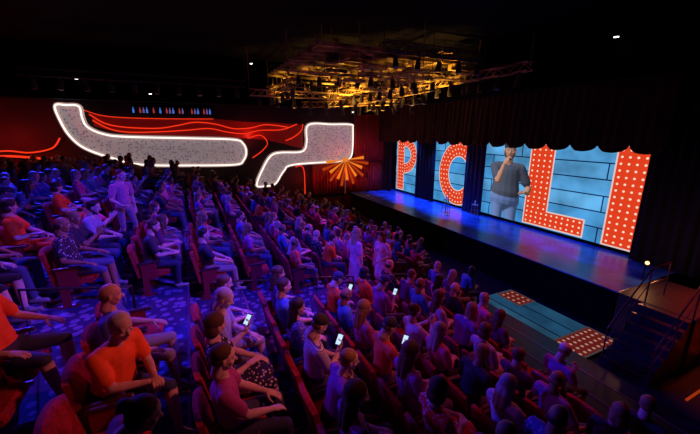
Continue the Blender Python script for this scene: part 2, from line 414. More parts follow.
# ---- back wall decor: illuminated ribbon panels
def spline(pts,n=8,closed=True):
    out=[];N=len(pts)
    for i in range(N if closed else N-1):
        p0=pts[(i-1)%N] if closed or i>0 else pts[i];p1=pts[i];p2=pts[(i+1)%N];p3=pts[(i+2)%N] if closed or i+2<N else p2
        for j in range(n):
            t=j/n
            out.append(tuple(0.5*((2*p1[q])+(-p0[q]+p2[q])*t+(2*p0[q]-5*p1[q]+4*p2[q]-p3[q])*t*t+(-p0[q]+3*p1[q]-3*p2[q]+p3[q])*t**3) for q in range(len(p1))))
    if not closed: out.append(pts[-1])
    return out
M_tube=emis('white_neon',(1.0,0.85,0.75),1.5)
M_halo=emis('neon_glow_band',(1.0,0.66,0.60),0.42)  # soft glow around the neon tubes, painted as a dim emissive band
M_rtube=emis('red_neon',(1.0,0.04,0.01),1.0)
def panel_mat():
    m=bpy.data.materials.new('perforated_panel'); m.use_nodes=True; nt=m.node_tree; bs=nt.nodes['Principled BSDF']
    tc=nt.nodes.new('ShaderNodeTexCoord'); v=nt.nodes.new('ShaderNodeTexVoronoi'); v.inputs['Scale'].default_value=7
    v.inputs['Randomness'].default_value=0.6
    nt.links.new(tc.outputs['Object'],v.inputs['Vector'])
    r=nt.nodes.new('ShaderNodeValToRGB'); r.color_ramp.elements[0].color=(0.32,0.25,0.30,1); r.color_ramp.elements[1].color=(0.72,0.6,0.64,1)
    r.color_ramp.elements[0].position=0.15; r.color_ramp.elements[1].position=0.5
    nt.links.new(v.outputs['Distance'],r.inputs['Fac']); nt.links.new(r.outputs['Color'],bs.inputs['Base Color'])
    bs.inputs['Roughness'].default_value=0.5
    nt.links.new(r.outputs['Color'],bs.inputs['Emission Color']); bs.inputs['Emission Strength'].default_value=0.22
    return m
M_perf=panel_mat()
def ribbon(name,out,y=22.0,n=6):
    pts=spline(out,n)
    w=MB(); N=len(pts)
    w.poly([(p[0],y,p[1]) for p in pts],0)
    w.add([(p[0],y,p[1]) for p in pts]+[(p[0],22.24,p[1]) for p in pts],[(i,(i+1)%N,N+(i+1)%N,N+i) for i in range(N)],0)
    w.tube([(p[0],y-0.12,p[1]) for p in pts],0.042,8,1,closed=True)
    w.tube([(p[0],y,p[1]) for p in pts],0.11,8,2,closed=True)
    return w.obj(name,[M_perf,M_tube,M_halo],smooth=False)
ribbon('illuminated_ribbon_panel',[(-5.75,1.25),(-5.3,1.3),(-4.8,1.25),(-4.75,.7),(-4.6,.25),(-4.0,-.1),(-3,-.25),(0,-.35),(2.5,-.45),(3.05,-.7),(3.2,-1.2),(3.0,-1.7),(2.5,-1.95),(0,-1.9),(-2.5,-1.75),(-3.9,-1.3),(-4.9,-.8),(-5.4,-.2),(-5.65,.5)])
ribbon('illuminated_ribbon_panel',[(7.3,.45),(9,.5),(10.4,.49),(10.55,.2),(10.5,-1.4),(10.2,-1.9),(9.6,-2.0),(6.2,-2.1),(5.5,-2.5),(4.9,-3.3),(4.3,-3.4),(3.7,-3.3),(4.2,-2.2),(4.7,-1.5),(5.3,-1.3),(6.6,-1.3),(7.0,-1.1),(7.15,-.6)])
w=MB()
def rline(pts,r=0.032,y=22.2): w.tube([(p[0],y,p[1]) for p in spline(pts,8,False)],r,6,0)
rline([(-4.5,0.9),(-3.9,0.45),(-3.0,0.25),(-1.5,0.2),(-0.5,0.35),(0.5,0.55),(1.6,0.45),(2.6,0.2),(3.6,0.25),(4.6,0.45),(6,0.3)])
rline([(-4.4,0.6),(-3.8,0.2),(-3.0,0.0),(-1.6,0.0),(0,0.1),(1.2,0.2),(2.2,0.0),(3.2,-0.1),(4.2,0.1),(5.6,0.15),(6.6,0.5)])
rline([(-4.7,1.1),(-4,0.85),(-3,0.75),(-1,0.72),(1.5,0.75)],0.022)
rline([(5.8,-0.55),(6.4,-0.3),(6.9,0.1),(7.0,0.5)])
rline([(3.4,-0.4),(4.2,-0.2),(4.6,-0.7),(4.2,-1.2),(3.6,-1.6)],0.03)
rline([(6.4,-2.3),(6.8,-2.25),(7.0,-2.7),(7.0,-4.2)],0.03)
rline([(10.9,0.4),(10.95,-1.6),(11.1,-2.6)],0.02)
rline([(-8.9,-0.95),(-8,-0.9),(-7.2,-1.0),(-6.3,-0.8),(-5.9,-0.3)],0.04)
rline([(-8.9,-1.2),(-8,-1.15),(-6.8,-1.3),(-5.6,-1.4)],0.06)
w.obj('red_neon_wall_tubing',[M_rtube])
w=MB()
top=spline([(-4.4,0.9),(-3,0.72),(-1,0.7),(1.5,0.75),(3.5,0.6),(5,0.6),(7,0.45)],8,False); bot=spline([(-4.4,0.3),(-3,-0.1),(-1,-0.2),(1.5,-0.3),(3.5,-0.4),(5,-0.6),(7,-1.1)],8,False)
N=len(top); w.add([(p[0],22.285,p[1]) for p in top]+[(p[0],22.285,p[1]) for p in bot],[(i,i+1,N+i+1,N+i) for i in range(N-1)],0)
w.obj('red_wall_band',[mat('red_band',(0.30,0.015,0.01),0.4,emit=(0.5,0.01,0.005),estr=0.09)])  # red band along the wall, faint emission mixed into its colour
w=MB()
w.box((-2.6,22.0,0.95),(1.6,22.28,1.0),0); w.box((-2.6,22.0,1.35),(1.6,22.28,1.4),0)
for i in range(26):
    x=-2.5+i*0.16
    if i%9==7: continue
    w.tube([(x,22.12,1.0),(x,22.12,1.18),(x,22.12,1.23),(x,22.12,1.31)],[0.045,0.045,0.018,0.016],8,1+(i*7)%4)
w.obj('back_bar_bottle_shelf',[M_black,emis('bottle_blue',(0.1,0.25,1),0.6),emis('bottle_violet',(0.5,0.3,1),0.25),emis('bottle_red',(1,0.1,0.1),0.3),M_dkmetal])
def drape(name,axis,c,a0,a1,z0,z1,m,folds=0.22,amp=0.05):
    d=MB(); n=int((a1-a0)/folds*8); V=[];F=[]
    for i in range(n+1):
        a=a0+(a1-a0)*i/n; o=amp*math.sin(2*math.pi*(a-a0)/folds)+0.3*amp*math.sin(1.7*2*math.pi*(a-a0)/folds)
        for z in (z0,(z0+z1)/2,z1):
            s=1.0 if z==z0 else (0.85 if z<z1 else 0.6)
            V.append((a,c+o*s,z) if axis=='x' else (c+o*s,a,z))
    for i in range(n):
        for j in range(2): F.append((i*3+j,i*3+3+j,i*3+4+j,i*3+1+j))
    d.add(V,F); ob=d.obj(name,[m],smooth=True)
    s=ob.modifiers.new('sol','SOLIDIFY'); s.thickness=0.02
    return ob
M_reddrape=mat('red_drape',(0.34,0.02,0.015),0.9)
SZ=-4.34
drape('wall_drape','x',22.15,7.6,13.2,SZ+0.01,-2.15,M_reddrape)
drape('wall_drape','x',22.15,10.8,13.2,-2.1,1.2,M_reddrape)
# spotlight beam fan: the beams of light built as glowing strips
w=MB()
for i in range(13):
    an=rad(-175+15*i); L=1.45+0.4*(i%2)
    c=Vector((9.9,21.72,-1.9)); d=Vector((math.cos(an),0,math.sin(an))); p=Vector((-d.z,0,d.x))
    w.add([c+d*0.1-p*0.015,c+d*L-p*0.11,c+d*L+p*0.11,c+d*0.1+p*0.015,c+d*0.1+Vector((0,.04,0)),c+d*L+Vector((0,.04,0))],[(0,1,2,3),(0,4,5,1),(3,2,5,4),(1,5,2)],i%2)
w.tube([(9.9,21.66,-1.9),(9.9,21.82,-1.9)],[0.13,0.17],14,0)
w.box((9.85,21.78,SZ+0.005),(9.95,21.83,-1.9),2)
w.obj('amber_beam_fan',[emis('amber_glow',(1,0.24,0.02),0.85),emis('amber_glow_dim',(1,0.10,0.01),0.4),mat('added_fan_post',(0.6,0.35,0.1),0.3,0.8)])

# ------------------------------------------------------------ stage
M_stage=mat('stage_floor_lacquer',(0.03,0.10,0.42),0.26,noise=0.3,nscale=2)
w=MB()
w.box((10.5,4.6,FRONTZ+0.002),(16.9,22.05,SZ-0.04),1); w.box((10.44,4.54,SZ-0.04),(16.9,22.05,SZ),0)
w.obj('stage_platform',[M_stage,M_black],bevel=0.01)
w=MB(); n=7; T=0.22; yA,yB=2.95,3.95
for i in range(n):
    h=FRONTZ+(SZ-FRONTZ)*(i+1)/n*0.99; x=10.42-T*(n-i)
    w.box((x,yA,FRONTZ+0.002),(x+T,yB,h),0); w.box((x-0.01,yA-0.01,h-0.02),(x+0.03,yB+0.01,h+0.006),1)
w.box((10.42,yA-0.05,FRONTZ+0.002),(12.6,4.53,SZ),0)
for y in (yA+0.02,yB-0.02):
    w.tube([(8.9,y,FRONTZ+0.95),(10.45,y,SZ+0.95),(11.4,y,SZ+0.95)],0.02,8,1)
    w.tube([(8.9,y,FRONTZ+0.55),(10.45,y,SZ+0.5),(11.4,y,SZ+0.5)],0.012,8,1)
    for x,z0,z1 in ((8.9,FRONTZ,FRONTZ+0.97),(9.7,-5.1,-4.25),(10.45,SZ,SZ+0.95),(11.4,SZ,SZ+0.95)):
        w.tube([(x,y,z0),(x,y,z1)],0.018,8,1)
w.obj('stage_steps',[mat('step_tread',(0.03,0.015,0.02),0.5),mat('rail_steel',(0.22,0.10,0.10),0.35,0.8)])
def stool(loc):
    s=MB(); s.tube([(0,0,0.70),(0,0,0.74)],0.17,20,0)
    for i in range(4):
        a=math.pi/4+i*math.pi/2; c,sn=math.cos(a),math.sin(a)
        s.tube([(0.12*c,0.12*sn,0.71),(0.22*c,0.22*sn,0.003)],0.016,8,1)
    for h in (0.25,0.45):
        r=0.22-0.1*h/0.71
        s.tube([(r*math.cos(k*math.pi/8),r*math.sin(k*math.pi/8),h) for k in range(16)],0.01,6,1,closed=True)
    s.tube([(0.02,0.03,0.74),(0.02,0.03,0.9),(0.02,0.03,0.93),(0.02,0.03,0.96)],[0.032,0.032,0.014,0.014],10,2)
    s.obj('bar_stool',[mat('stool_wood',(0.4,0.3,0.25),0.4),M_metal,mat('water_bottle',(0.7,0.8,0.9),0.1)],loc=loc)
stool((12.6,14.2,SZ+0.012)); stool((12.9,12.4,SZ+0.012))
w=MB(); w.tube([(0,0,0.005),(0,0,0.02)],0.14,20,0); w.tube([(0,0,0.02),(0,0,1.35)],0.012,8,0); w.tube([(0,0,1.35),(-0.1,0,1.5)],[0.014,0.024],10,0)
w.obj('microphone_stand',[M_metal],loc=(12.2,13.6,SZ))

# screen
SX=14.0
def screen_mat(name,strength=1.0):
    m=bpy.data.materials.new(name); m.use_nodes=True; nt=m.node_tree; nt.nodes.clear()
    o=nt.nodes.new('ShaderNodeOutputMaterial'); e=nt.nodes.new('ShaderNodeEmission'); tc=nt.nodes.new('ShaderNodeTexCoord')
    br=nt.nodes.new('ShaderNodeTexBrick')
    nt.links.new(tc.outputs['UV'],br.inputs['Vector'])
    br.inputs['Color1'].default_value=(0.06,0.33,0.74,1); br.inputs['Color2'].default_value=(0.14,0.46,0.82,1); br.inputs['Mortar'].default_value=(0.004,0.02,0.09,1)
    br.inputs['Scale'].default_value=1.0; br.inputs['Mortar Size'].default_value=0.028; br.inputs['Mortar Smooth'].default_value=0.3; br.inputs['Brick Width'].default_value=5.3; br.inputs['Row Height'].default_value=0.62
    br.offset=0.3
    n=nt.nodes.new('ShaderNodeTexNoise'); n.inputs['Scale'].default_value=0.9; nt.links.new(tc.outputs['UV'],n.inputs['Vector'])
    mr=nt.nodes.new('ShaderNodeMapRange'); mr.inputs['From Min'].default_value=0.3; mr.inputs['From Max'].default_value=0.7; mr.inputs['To Min'].default_value=0.5*strength; mr.inputs['To Max'].default_value=1.1*strength
    nt.links.new(n.outputs['Fac'],mr.inputs['Value']); nt.links.new(mr.outputs[0],e.inputs['Strength'])
    nt.links.new(br.outputs['Color'],e.inputs['Color']); nt.links.new(e.outputs[0],o.inputs['Surface'])
    return m
M_scr=screen_mat('led_wall_picture',1.0)
M_red=emis('led_letter_red',(0.84,0.055,0.015),0.9); M_cream=emis('led_letter_outline',(1,0.76,0.70),0.75); M_bulb=emis('led_bulb_dot',(1,0.66,0.48),1.05)
scr=empty('led_video_wall')
def uvquad(name,pts,uvs,m,parent):
    me=bpy.data.meshes.new(name); me.from_pydata(pts,[],[tuple(range(len(pts)))]); me.materials.append(m)
    uv=me.uv_layers.new(name='UVMap')
    for i,u in enumerate(uvs): uv.data[i].uv=u
    ob=bpy.data.objects.new(name,me); COL.objects.link(ob); ob.parent=parent; return ob
uvquad('picture',[(SX,21.5,-4.22),(SX,5.86,-4.22),(SX,5.86,-0.3),(SX,21.5,-0.3)],[(0,0),(15.64,0),(15.64,3.92),(0,3.92)],M_scr,scr)
w=MB(); w.box((SX+0.02,5.8,-4.33),(SX+0.25,21.6,-0.2),0); w.obj('cabinet',[M_black],parent=scr)
def letters(mb, X, tf, dr=0.045, sp=0.24):
    def rect(h0,h1,z0,z1,lay,m): mb.poly([tf(h0,z0,lay),tf(h1,z0,lay),tf(h1,z1,lay),tf(h0,z1,lay)],m)
    def dot(h,z,r=dr):
        mb.poly([tf(h+r*math.cos(k*math.pi/4),z+r*math.sin(k*math.pi/4),3) for k in range(8)],2)
    def rects(rs):
        g=0.06
        for h0,h1,z0,z1 in rs: rect(h0-g,h1+g,z0-g,z1+g,1,1)
        for h0,h1,z0,z1 in rs: rect(h0,h1,z0,z1,2,0)
        for h0,h1,z0,z1 in rs:
            nh=max(1,round((h1-h0)/sp)); nz=max(1,round((z1-z0)/sp))
            for i in range(nh):
                for j in range(nz):
                    dot(h0+(h1-h0)*(i+0.5)/nh, z0+(z1-z0)*(j+0.5)/nz)
    return rect,dot,rects
def ring(mb,tf,dot,hc,zc,rh,rz,wd,a0,a1):
    n=40
    for lay,m,g in ((1,1,0.06),(2,0,0.0)):
        V=[];F=[]
        for i in range(n+1):
            a=rad(a0+(a1-a0)*i/n)
            V.append(tf(hc+(rh+g)*math.cos(a),zc+(rz+g)*math.sin(a),lay)); V.append(tf(hc+(rh-wd-g)*math.cos(a),zc+(rz-wd-g)*math.sin(a),lay))
        for i in range(n): F.append((2*i,2*i+1,2*i+3,2*i+2))
        mb.add(V,F,m)
    for q in (0.18,0.5,0.82):
        R1=rh-wd*q; R2=rz-wd*q; cnt=int(abs(a1-a0)/360*2*math.pi*(R1+R2)/2/0.25)
        for i in range(cnt):
            a=rad(a0+(a1-a0)*(i+0.5)/cnt); dot(hc+R1*math.cos(a),zc+R2*math.sin(a))
w=MB(); tf=lambda h,z,l:(SX-0.004*l-0.003,h,z)
rect,dot,rects=letters(w,SX,tf)
rects([(5.95,6.95,-4.14,-0.5)])
rects([(9.35,10.4,-3.45,-0.4),(7.75,10.4,-4.1,-3.45)])
ring(w,tf,dot,14.95,-2.35,1.6,1.8,0.78,0,360)
rects([(20.5,21.3,-4.1,-0.5)])
ring(w,tf,dot,20.5,-1.6,1.45,1.25,0.6,90,270)
w.obj('lettering',[M_red,M_cream,M_bulb],parent=scr)
# performer video image: a flat picture of the man, with the picture's own shading stored per point
def screen_portrait():
    me,info=V['comic']; n=len(me.vertices)
    co=np.zeros(n*3); me.vertices.foreach_get('co',co); co=co.reshape(-1,3)
    mic=MB(); h=info['r'][0]; m0=Vector((0.14,-0.03,1.50)); hv=Vector(h)
    d=(m0-hv).normalized(); cap_pts(mic,tuple(hv-d*0.07),tuple(m0-d*0.02),0.013,0.017); ell_pts(mic,tuple(m0),(0.03,0.03,0.03))
    F=[tuple(p.vertices) for p in me.polygons]; M=[p.material_index for p in me.polygons]
    F+= [tuple(i+n for i in f) for f in mic.F]; M+=[DK]*len(mic.F)
    co=np.vstack([co,np.array(mic.V)])
    Rz=np.array(Matrix.Rotation(rad(180+14),3,'Z')); w3=co@Rz.T
    base={SK:(0.42,0.21,0.15),SH:(0.07,0.08,0.12),PA:(0.12,0.19,0.42),SO:(0.1,0.1,0.1),HA:(0.05,0.03,0.02),EW:(0.5,0.5,0.5),DK:(0.015,0.015,0.02),LP:(0.3,0.1,0.09),AC:(0.03,0.03,0.05)}
    s=3.55; sw_=4.1; z0=-0.28-1.78*s; L=np.array((-0.55,0.55,0.63)); L/=np.linalg.norm(L)
    Vo=[];Fo=[];C=[]
    for f,m in zip(F,M):
        P=w3[list(f)]; nr=np.cross(P[1]-P[0],P[2]-P[0]); ln=np.linalg.norm(nr)
        if ln<1e-12: continue
        nr/=ln
        if nr[0]>0.02: continue
        zc=z0+s*P[:,2].mean()
        if zc<-4.2: continue
        sh=0.30+1.15*max(0,float(nr@L)); o=len(Vo)
        for q in P: Vo.append((SX-0.03+0.02*q[0],11.62+sw_*q[1],max(-4.21,z0+s*q[2])))
        Fo.append(tuple(range(o,o+len(f)))); c=base[m]
        C+= [(c[0]*sh,c[1]*sh,c[2]*sh,1)]*len(f)
    mm=bpy.data.meshes.new('performer_image'); mm.from_pydata(Vo,[],Fo)
    ca=mm.color_attributes.new('Col','FLOAT_COLOR','POINT')
    ca.data.foreach_set('color',np.array(C,dtype=np.float32).ravel())
    m=bpy.data.materials.new('video_image'); m.use_nodes=True; nt=m.node_tree; nt.nodes.clear()
    a=nt.nodes.new('ShaderNodeAttribute'); a.attribute_name='Col'; e=nt.nodes.new('ShaderNodeEmission'); o=nt.nodes.new('ShaderNodeOutputMaterial')
    nt.links.new(a.outputs['Color'],e.inputs['Color']); nt.links.new(e.outputs[0],o.inputs['Surface'])
    mm.materials.append(m); ob=bpy.data.objects.new('performer_image',mm); COL.objects.link(ob); ob.parent=scr
screen_portrait()
# LED wall's reflection before the stage, painted as a glowing flat sheet
refl_root=empty('floor_screen_reflection')
w=MB(); w.box((8.3,4.12,FRONTZ+0.001),(10.2,7.75,FRONTZ+0.04),0); w.obj('reflection_backing',[M_black],parent=refl_root)
M_refl=screen_mat('reflection_picture',0.2)
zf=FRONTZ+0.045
uvquad('picture',[(8.33,4.15,zf),(10.17,4.15,zf),(10.17,7.7,zf),(8.33,7.7,zf)],[(0,1.85),(0,0),(3.55,0),(3.55,1.85)],M_refl,refl_root)
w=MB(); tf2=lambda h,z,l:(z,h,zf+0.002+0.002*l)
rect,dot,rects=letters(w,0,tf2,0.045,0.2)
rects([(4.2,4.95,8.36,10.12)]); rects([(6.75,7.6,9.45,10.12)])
w.obj('lettering',[emis('refl_red',(0.35,0.03,0.025),0.35),emis('refl_cream',(0.5,0.3,0.35),0.12),emis('refl_bulb',(1,0.55,0.45),0.4)],parent=refl_root)

# drapes
drape('stage_leg_drape','y',13.75,16.75,18.7,SZ+0.01,0.6,M_blackdrape,0.3,0.06)
drape('stage_leg_drape','y',13.7,12.75,14.1,SZ+0.01,0.6,mat('blue_lit_drape',(0.04,0.05,0.09),0.9),0.3,0.06)  # blue light on this leg is put into its colour
drape('stage_leg_drape','y',13.6,3.0,5.85,SZ+0.01,0.8,M_blackdrape,0.3,0.06)
drape('stage_leg_drape','y',13.4,21.3,21.95,SZ+0.01,0.6,M_blackdrape,0.3,0.06)
# scalloped valance
w=MB(); y0,y1=5.2,22.2; sw=0.95; n=int((y1-y0)/sw*16); Vv=[];Ff=[]; J=8
for i in range(n+1):
    y=y0+(y1-y0)*i/n; t=((y-y0)/sw)%1.0
    zb=-0.40-0.26*math.sqrt(max(0,1-(2*t-1)**2)); 
    for j in range(J+1):
        z=1.6+(zb-1.6)*j/J
        Vv.append((12.9-0.13*math.sin(math.pi*t)*(j/J)**0.7+0.03*math.sin(20*y),y,z))
for i in range(n):
    for j in range(J): Ff.append((i*(J+1)+j,(i+1)*(J+1)+j,(i+1)*(J+1)+j+1,i*(J+1)+j+1))
w.add(Vv,Ff); w.tube([Vv[i*(J+1)+J] for i in range(n+1)],0.022,6,1)
w.obj('scalloped_valance_curtain',[M_drape,mat('valance_fringe',(0.06,0.012,0.012),0.8)],smooth=True)
wall('wall_proscenium',(12.7,4.9,1.65),(13.2,22.3,3.98),M_black)

# right side: lit risers
w=MB()
for i in range(5):
    w.box((11.2+0.5*i,-1.0,FRONTZ+0.002),(11.7+0.5*i,2.8,FRONTZ+0.2*(i+1)),0); w.box((11.18+0.5*i,-1.0,FRONTZ+0.2*(i+1)-0.03),(11.23+0.5*i,2.8,FRONTZ+0.2*(i+1)+0.005),1)
w.box((13.7,-1.0,FRONTZ+0.002),(16.9,2.8,FRONTZ+1.0),0)
w.obj('side_box_stairs',[mat('red_carpet',(0.3,0.03,0.02),0.9,noise=0.4,nscale=3),emis('step_light_strip',(1,0.10,0.02),0.45)])
w=MB()
for k in range(3):
    yy=2.4-0.9*k
    w.box((9.2,yy-0.04,FRONTZ+0.001),(10.9,yy,FRONTZ+0.03),0)
w.obj('aisle_step_light',[emis('aisle_strip',(1,0.09,0.02),0.3)])
w=MB(); w.tube([(12.0,4.7,SZ+0.003),(12.0,4.7,SZ+0.45)],0.02,8,0); w.tube([(12.0,4.7,SZ+0.45),(11.95,4.66,SZ+0.55)],[0.05,0.06],10,0); 
ell_pts(w,(11.93,4.64,SZ+0.58),(0.05,0.05,0.05)); w.M[-162:]=[1]*162
w.obj('step_lamp',[M_dkmetal,emis('lamp_glow',(1,0.4,0.15),5)])

# ------------------------------------------------------------ seats
def rbox(mb,lo,hi,m,r=0.03,mx=None):
    x0,y0,z0=lo;x1,y1,z1=hi
    pf=[(x0+r,z0),(x1-r,z0),(x1,z0+r),(x1,z1-r),(x1-r,z1),(x0+r,z1),(x0,z1-r),(x0,z0+r)]
    ys=[(y0,0.7),(y0+r,1),(y1-r,1),(y1,0.7)]; cx,cz=(x0+x1)/2,(z0+z1)/2
    V=[];F=[]
    for y,s in ys:
        sx=1-(1-s)*2*r/(x1-x0)*1.5; sz=1-(1-s)*2*r/(z1-z0)*1.5
        for x,z in pf: V.append((cx+(x-cx)*sx,y,cz+(z-cz)*sz))
    for i in range(3):
        for k in range(8): F.append((i*8+k,(i+1)*8+k,(i+1)*8+(k+1)%8,i*8+(k+1)%8))
    F.append(tuple(range(8))); F.append(tuple(24+k for k in range(7,-1,-1)))
    mb.add(V,F,m,mx)
s=MB(); hw=0.255
rbox(s,(-0.17,-hw+0.03,0.31),(0.31,hw-0.03,0.425),0,0.035)
tilt=Matrix.Translation((-0.17,0,0.40))@Matrix.Rotation(rad(-10),4,'Y')
V_=[];F_=[]; NZ=6;NY=8
for side in (0,1):
    for j in range(NZ+1):
        for i in range(NY+1):
            yy=-hw+0.02+(2*hw-0.04)*i/NY; tt=j/NZ; top=0.50-0.05*abs(2*i/NY-1)**2.5
            zz=-0.06+(top+0.06)*tt
            bulge=0.035*(1-(2*i/NY-1)**4)*(1-(2*tt-1)**6) if side==0 else 0
            xx=0.0+bulge+0.025*(2*i/NY-1)**2 if side==0 else -0.045+0.02*(2*i/NY-1)**2
            V_.append((xx,yy,zz))
W_=NY+1
for side in (0,1):
    o=side*(NZ+1)*W_
    for j in range(NZ):
        for i in range(NY):
            q=(o+j*W_+i,o+j*W_+i+1,o+(j+1)*W_+i+1,o+(j+1)*W_+i); F_.append(q if side==0 else q[::-1])
o=(NZ+1)*W_
for i in range(NY): F_.append((NZ*W_+i,NZ*W_+i+1,o+NZ*W_+i+1,o+NZ*W_+i)); F_.append((i+1,i,o+i,o+i+1))
for j in range(NZ): F_.append((j*W_,(j+1)*W_,o+(j+1)*W_,o+j*W_)); F_.append(((j+1)*W_+NY,j*W_+NY,o+j*W_+NY,o+(j+1)*W_+NY))
nf=len(F_); ms=[0]*(NZ*NY)+[1]*(NZ*NY)+[0]*(nf-2*NZ*NY)
s.add(V_,F_,ms,tilt)
for y in (-hw-0.02,hw-0.02):
    rbox(s,(-0.16,y,0.58),(0.20,y+0.045,0.625),2,0.015)
    s.box((-0.12,y+0.008,0.0),(-0.02,y+0.037,0.59),1); s.box((-0.02,y+0.008,0.30),(0.12,y+0.037,0.59),1)
    s.box((-0.18,y,0.0),(0.08,y+0.045,0.03),1)
seat_ob=s.obj('theater_seat_tpl',[M_velvet,M_seatshell,mat('armrest',(0.05,0.02,0.03),0.4)])
seat_me=seat_ob.data; bpy.data.objects.remove(seat_ob)
for p in seat_me.polygons[26:26+2*NZ*NY]: p.use_smooth=True

AIS=[lambda X:5.5+0.35*(X+0.4), lambda X:10.0+0.5*X, lambda X:16.0+0.5*X]
PITCH=0.57
def seat_ys(k):
    X=ROWX(k); ys=[]; y=1.55
    while y<20.8:
        ok=all(abs(y-a(X))>0.85 for a in AIS)
        if X>5.0 and y<0.95*X+0.2: ok=False
        if ok: ys.append(y)
        y+=PITCH
    return ys
def dress_mesh(me,shirt=None,skin=None,hair=None,pants=None,cap=None):
    m=me.copy()
    for i,x in ((SH,shirt),(SK,skin),(HA,hair),(PA,pants),(AC,cap)):
        if x is not None: m.materials[i]=x
    return m
c=lambda n,col,**k: mat(n,col,0.8,noise=0.12,nscale=12,**k)
orange=c('orange_tshirt',(1.0,0.13,0.01)); greyhair=c('grey_hair',(0.5,0.48,0.47)); brownhair=c('brown_hair',(0.08,0.04,0.02)); fair=c('fair_skin',(0.68,0.48,0.42)); tan=c('tan_skin',(0.62,0.40,0.32))
khaki=c('khaki_shorts',(0.35,0.3,0.28)); navy=c('navy_shorts',(0.04,0.05,0.12)); orangep=c('orange_shorts',(0.85,0.10,0.03))
NEAR=[(0,3.26,'bigman','seated_man',dict(shirt=orange,skin=tan,hair=greyhair,pants=navy),-38),
 (0,2.12,'low','seated_woman',dict(shirt=c('crimson_top',(0.25,0.02,0.08)),skin=tan,hair=brownhair,pants=orangep),0),
 (1,3.83,'greyphone','seated_man',dict(shirt=stripe_mat('pale_plaid',(0.6,0.6,0.7),(0.2,0.24,0.45),14,True),skin=fair,hair=greyhair,pants=khaki),-14),
 (1,3.26,'bob','seated_woman',dict(shirt=blotch_mat('floral_dress',(0.65,0.62,0.72),(0.015,0.015,0.05),26,0.33),skin=fair,hair=brownhair),0),
 (2,3.26,'phone','seated_man',dict(shirt=stripe_mat('striped_polo',(0.65,0.6,0.7),(0.12,0.1,0.3),16),skin=fair,hair=brownhair,pants=navy,cap=c('black_cap',(0.03,0.03,0.04))),0),
 (3,3.26,'phone','seated_man',dict(shirt=c('salmon_tshirt',(0.9,0.12,0.05)),skin=fair,hair=brownhair,pants=khaki,cap=c('navy_cap',(0.03,0.03,0.07))),0),
 (2,2.12,'long','seated_woman',dict(shirt=stripe_mat('violet_stripe_top',(0.4,0.12,0.5),(0.1,0.05,0.3),10),skin=fair,hair=brownhair,pants=navy),0),
 (1,2.69,'lap','seated_man',dict(shirt=c('magenta_polo',(0.4,0.05,0.25)),skin=fair,hair=brownhair,pants=navy),0),
 (3,2.12,'bob','seated_woman',dict(shirt=blotch_mat('red_floral_dress',(0.7,0.6,0.7),(0.75,0.03,0.05),26,0.33),skin=fair,hair=brownhair),0),
 (2,4.4,'lap','seated_man',dict(shirt=c('teal_tshirt',(0.06,0.15,0.35)),skin=tan,hair=brownhair),0),
 (4,3.83,'clap','seated_woman',dict(shirt=c('white_top',(0.6,0.6,0.7)),skin=fair,hair=brownhair),0),
 (4,4.97,'phone','seated_man',dict(shirt=c('plum_tshirt',(0.35,0.05,0.25)),skin=tan,hair=brownhair,pants=navy),0),
 (-1,4.4,'bald','seated_man',dict(shirt=c('rust_tshirt',(0.95,0.11,0.02)),skin=tan,hair=brownhair,pants=navy),-10),
 (-3,5.8,'long','seated_woman',dict(shirt=c('coral_top',(0.9,0.13,0.05)),skin=fair,hair=brownhair),-10),
]
M_phoneb=mat('phone_case',(0.02,0.02,0.025),0.3); M_phones=emis('phone_display',(0.55,0.75,1.0),1.1)
def put_phone(loc,info,hand='r'):
    cpos,mx=info[hand]
    wp=Vector(loc)+cpos+Vector((0.0,0,0.035))
    n=Vector((-0.60,-0.42,0.66)).normalized(); x=n.cross(Vector((0,0,1))).normalized(); z=x.cross(n)
    M=Matrix(((x.x,n.x,z.x,wp.x),(x.y,n.y,z.y,wp.y),(x.z,n.z,z.z,wp.z),(0,0,0,1)))
    p=MB(); rbox(p,(-0.037,-0.005,-0.075),(0.037,0.005,0.075),0,0.004); p.box((-0.032,0.0052,-0.060),(0.032,0.006,0.060),1)
    o=p.obj('smartphone',[M_phoneb,M_phones]); o.matrix_world=M
near_used={}
for k,y,vk,nm,kw,rz in NEAR:
    me,info=V[vk]; X=ROWX(k)
    ys=seat_ys(k); yy=min(ys,key=lambda q:abs(q-y)); near_used[(k,round(yy,3))]=1
    o=bpy.data.objects.new(nm,dress_mesh(me,**kw)); COL.objects.link(o); o.location=(X,yy,FZ(X)); o.rotation_euler=(0,0,rad(rz))
    if 'phone' in vk:
        R3=Matrix.Rotation(rad(rz),3,'Z'); put_phone(o.location,{'r':(R3@info['r'][0],None)})
near_used[(0,2.69)]=1
for (x,y,vk,nm,kw,rz) in [(-1.45,8.75,'stand','standing_man',dict(shirt=stripe_mat('check_shirt',(0.75,0.5,0.6),(0.4,0.08,0.25),12,True),skin=fair,hair=brownhair,pants=khaki),-40),
    (3.35,6.8,'standw','standing_woman',dict(shirt=c('pale_dress',(0.8,0.4,0.55)),skin=fair,hair=c('blond_hair',(0.5,0.35,0.15))),10),
    (4.3,7.15,'standw','standing_woman',dict(shirt=c('white_dress',(0.8,0.55,0.7)),skin=tan,hair=brownhair),-160)]:
    me,info=V[vk]; k=math.floor((x+0.85+0.38)/0.95)
    o=bpy.data.objects.new(nm,dress_mesh(me,**kw)); COL.objects.link(o); o.location=(x,y,FZ(ROWX(k))); o.rotation_euler=(0,0,rad(rz))
CV=[]
for kk in ('lap','long','phone','bald','bob','chin','clap','beard','fwd'):
    CV.append((kk,V[kk][0])); 
for kk in ('long','bald'):
    m=V[kk][0].copy(); m.materials[SH]=M_shirt2; CV.append((kk,m))
crowd=empty('seated_audience')
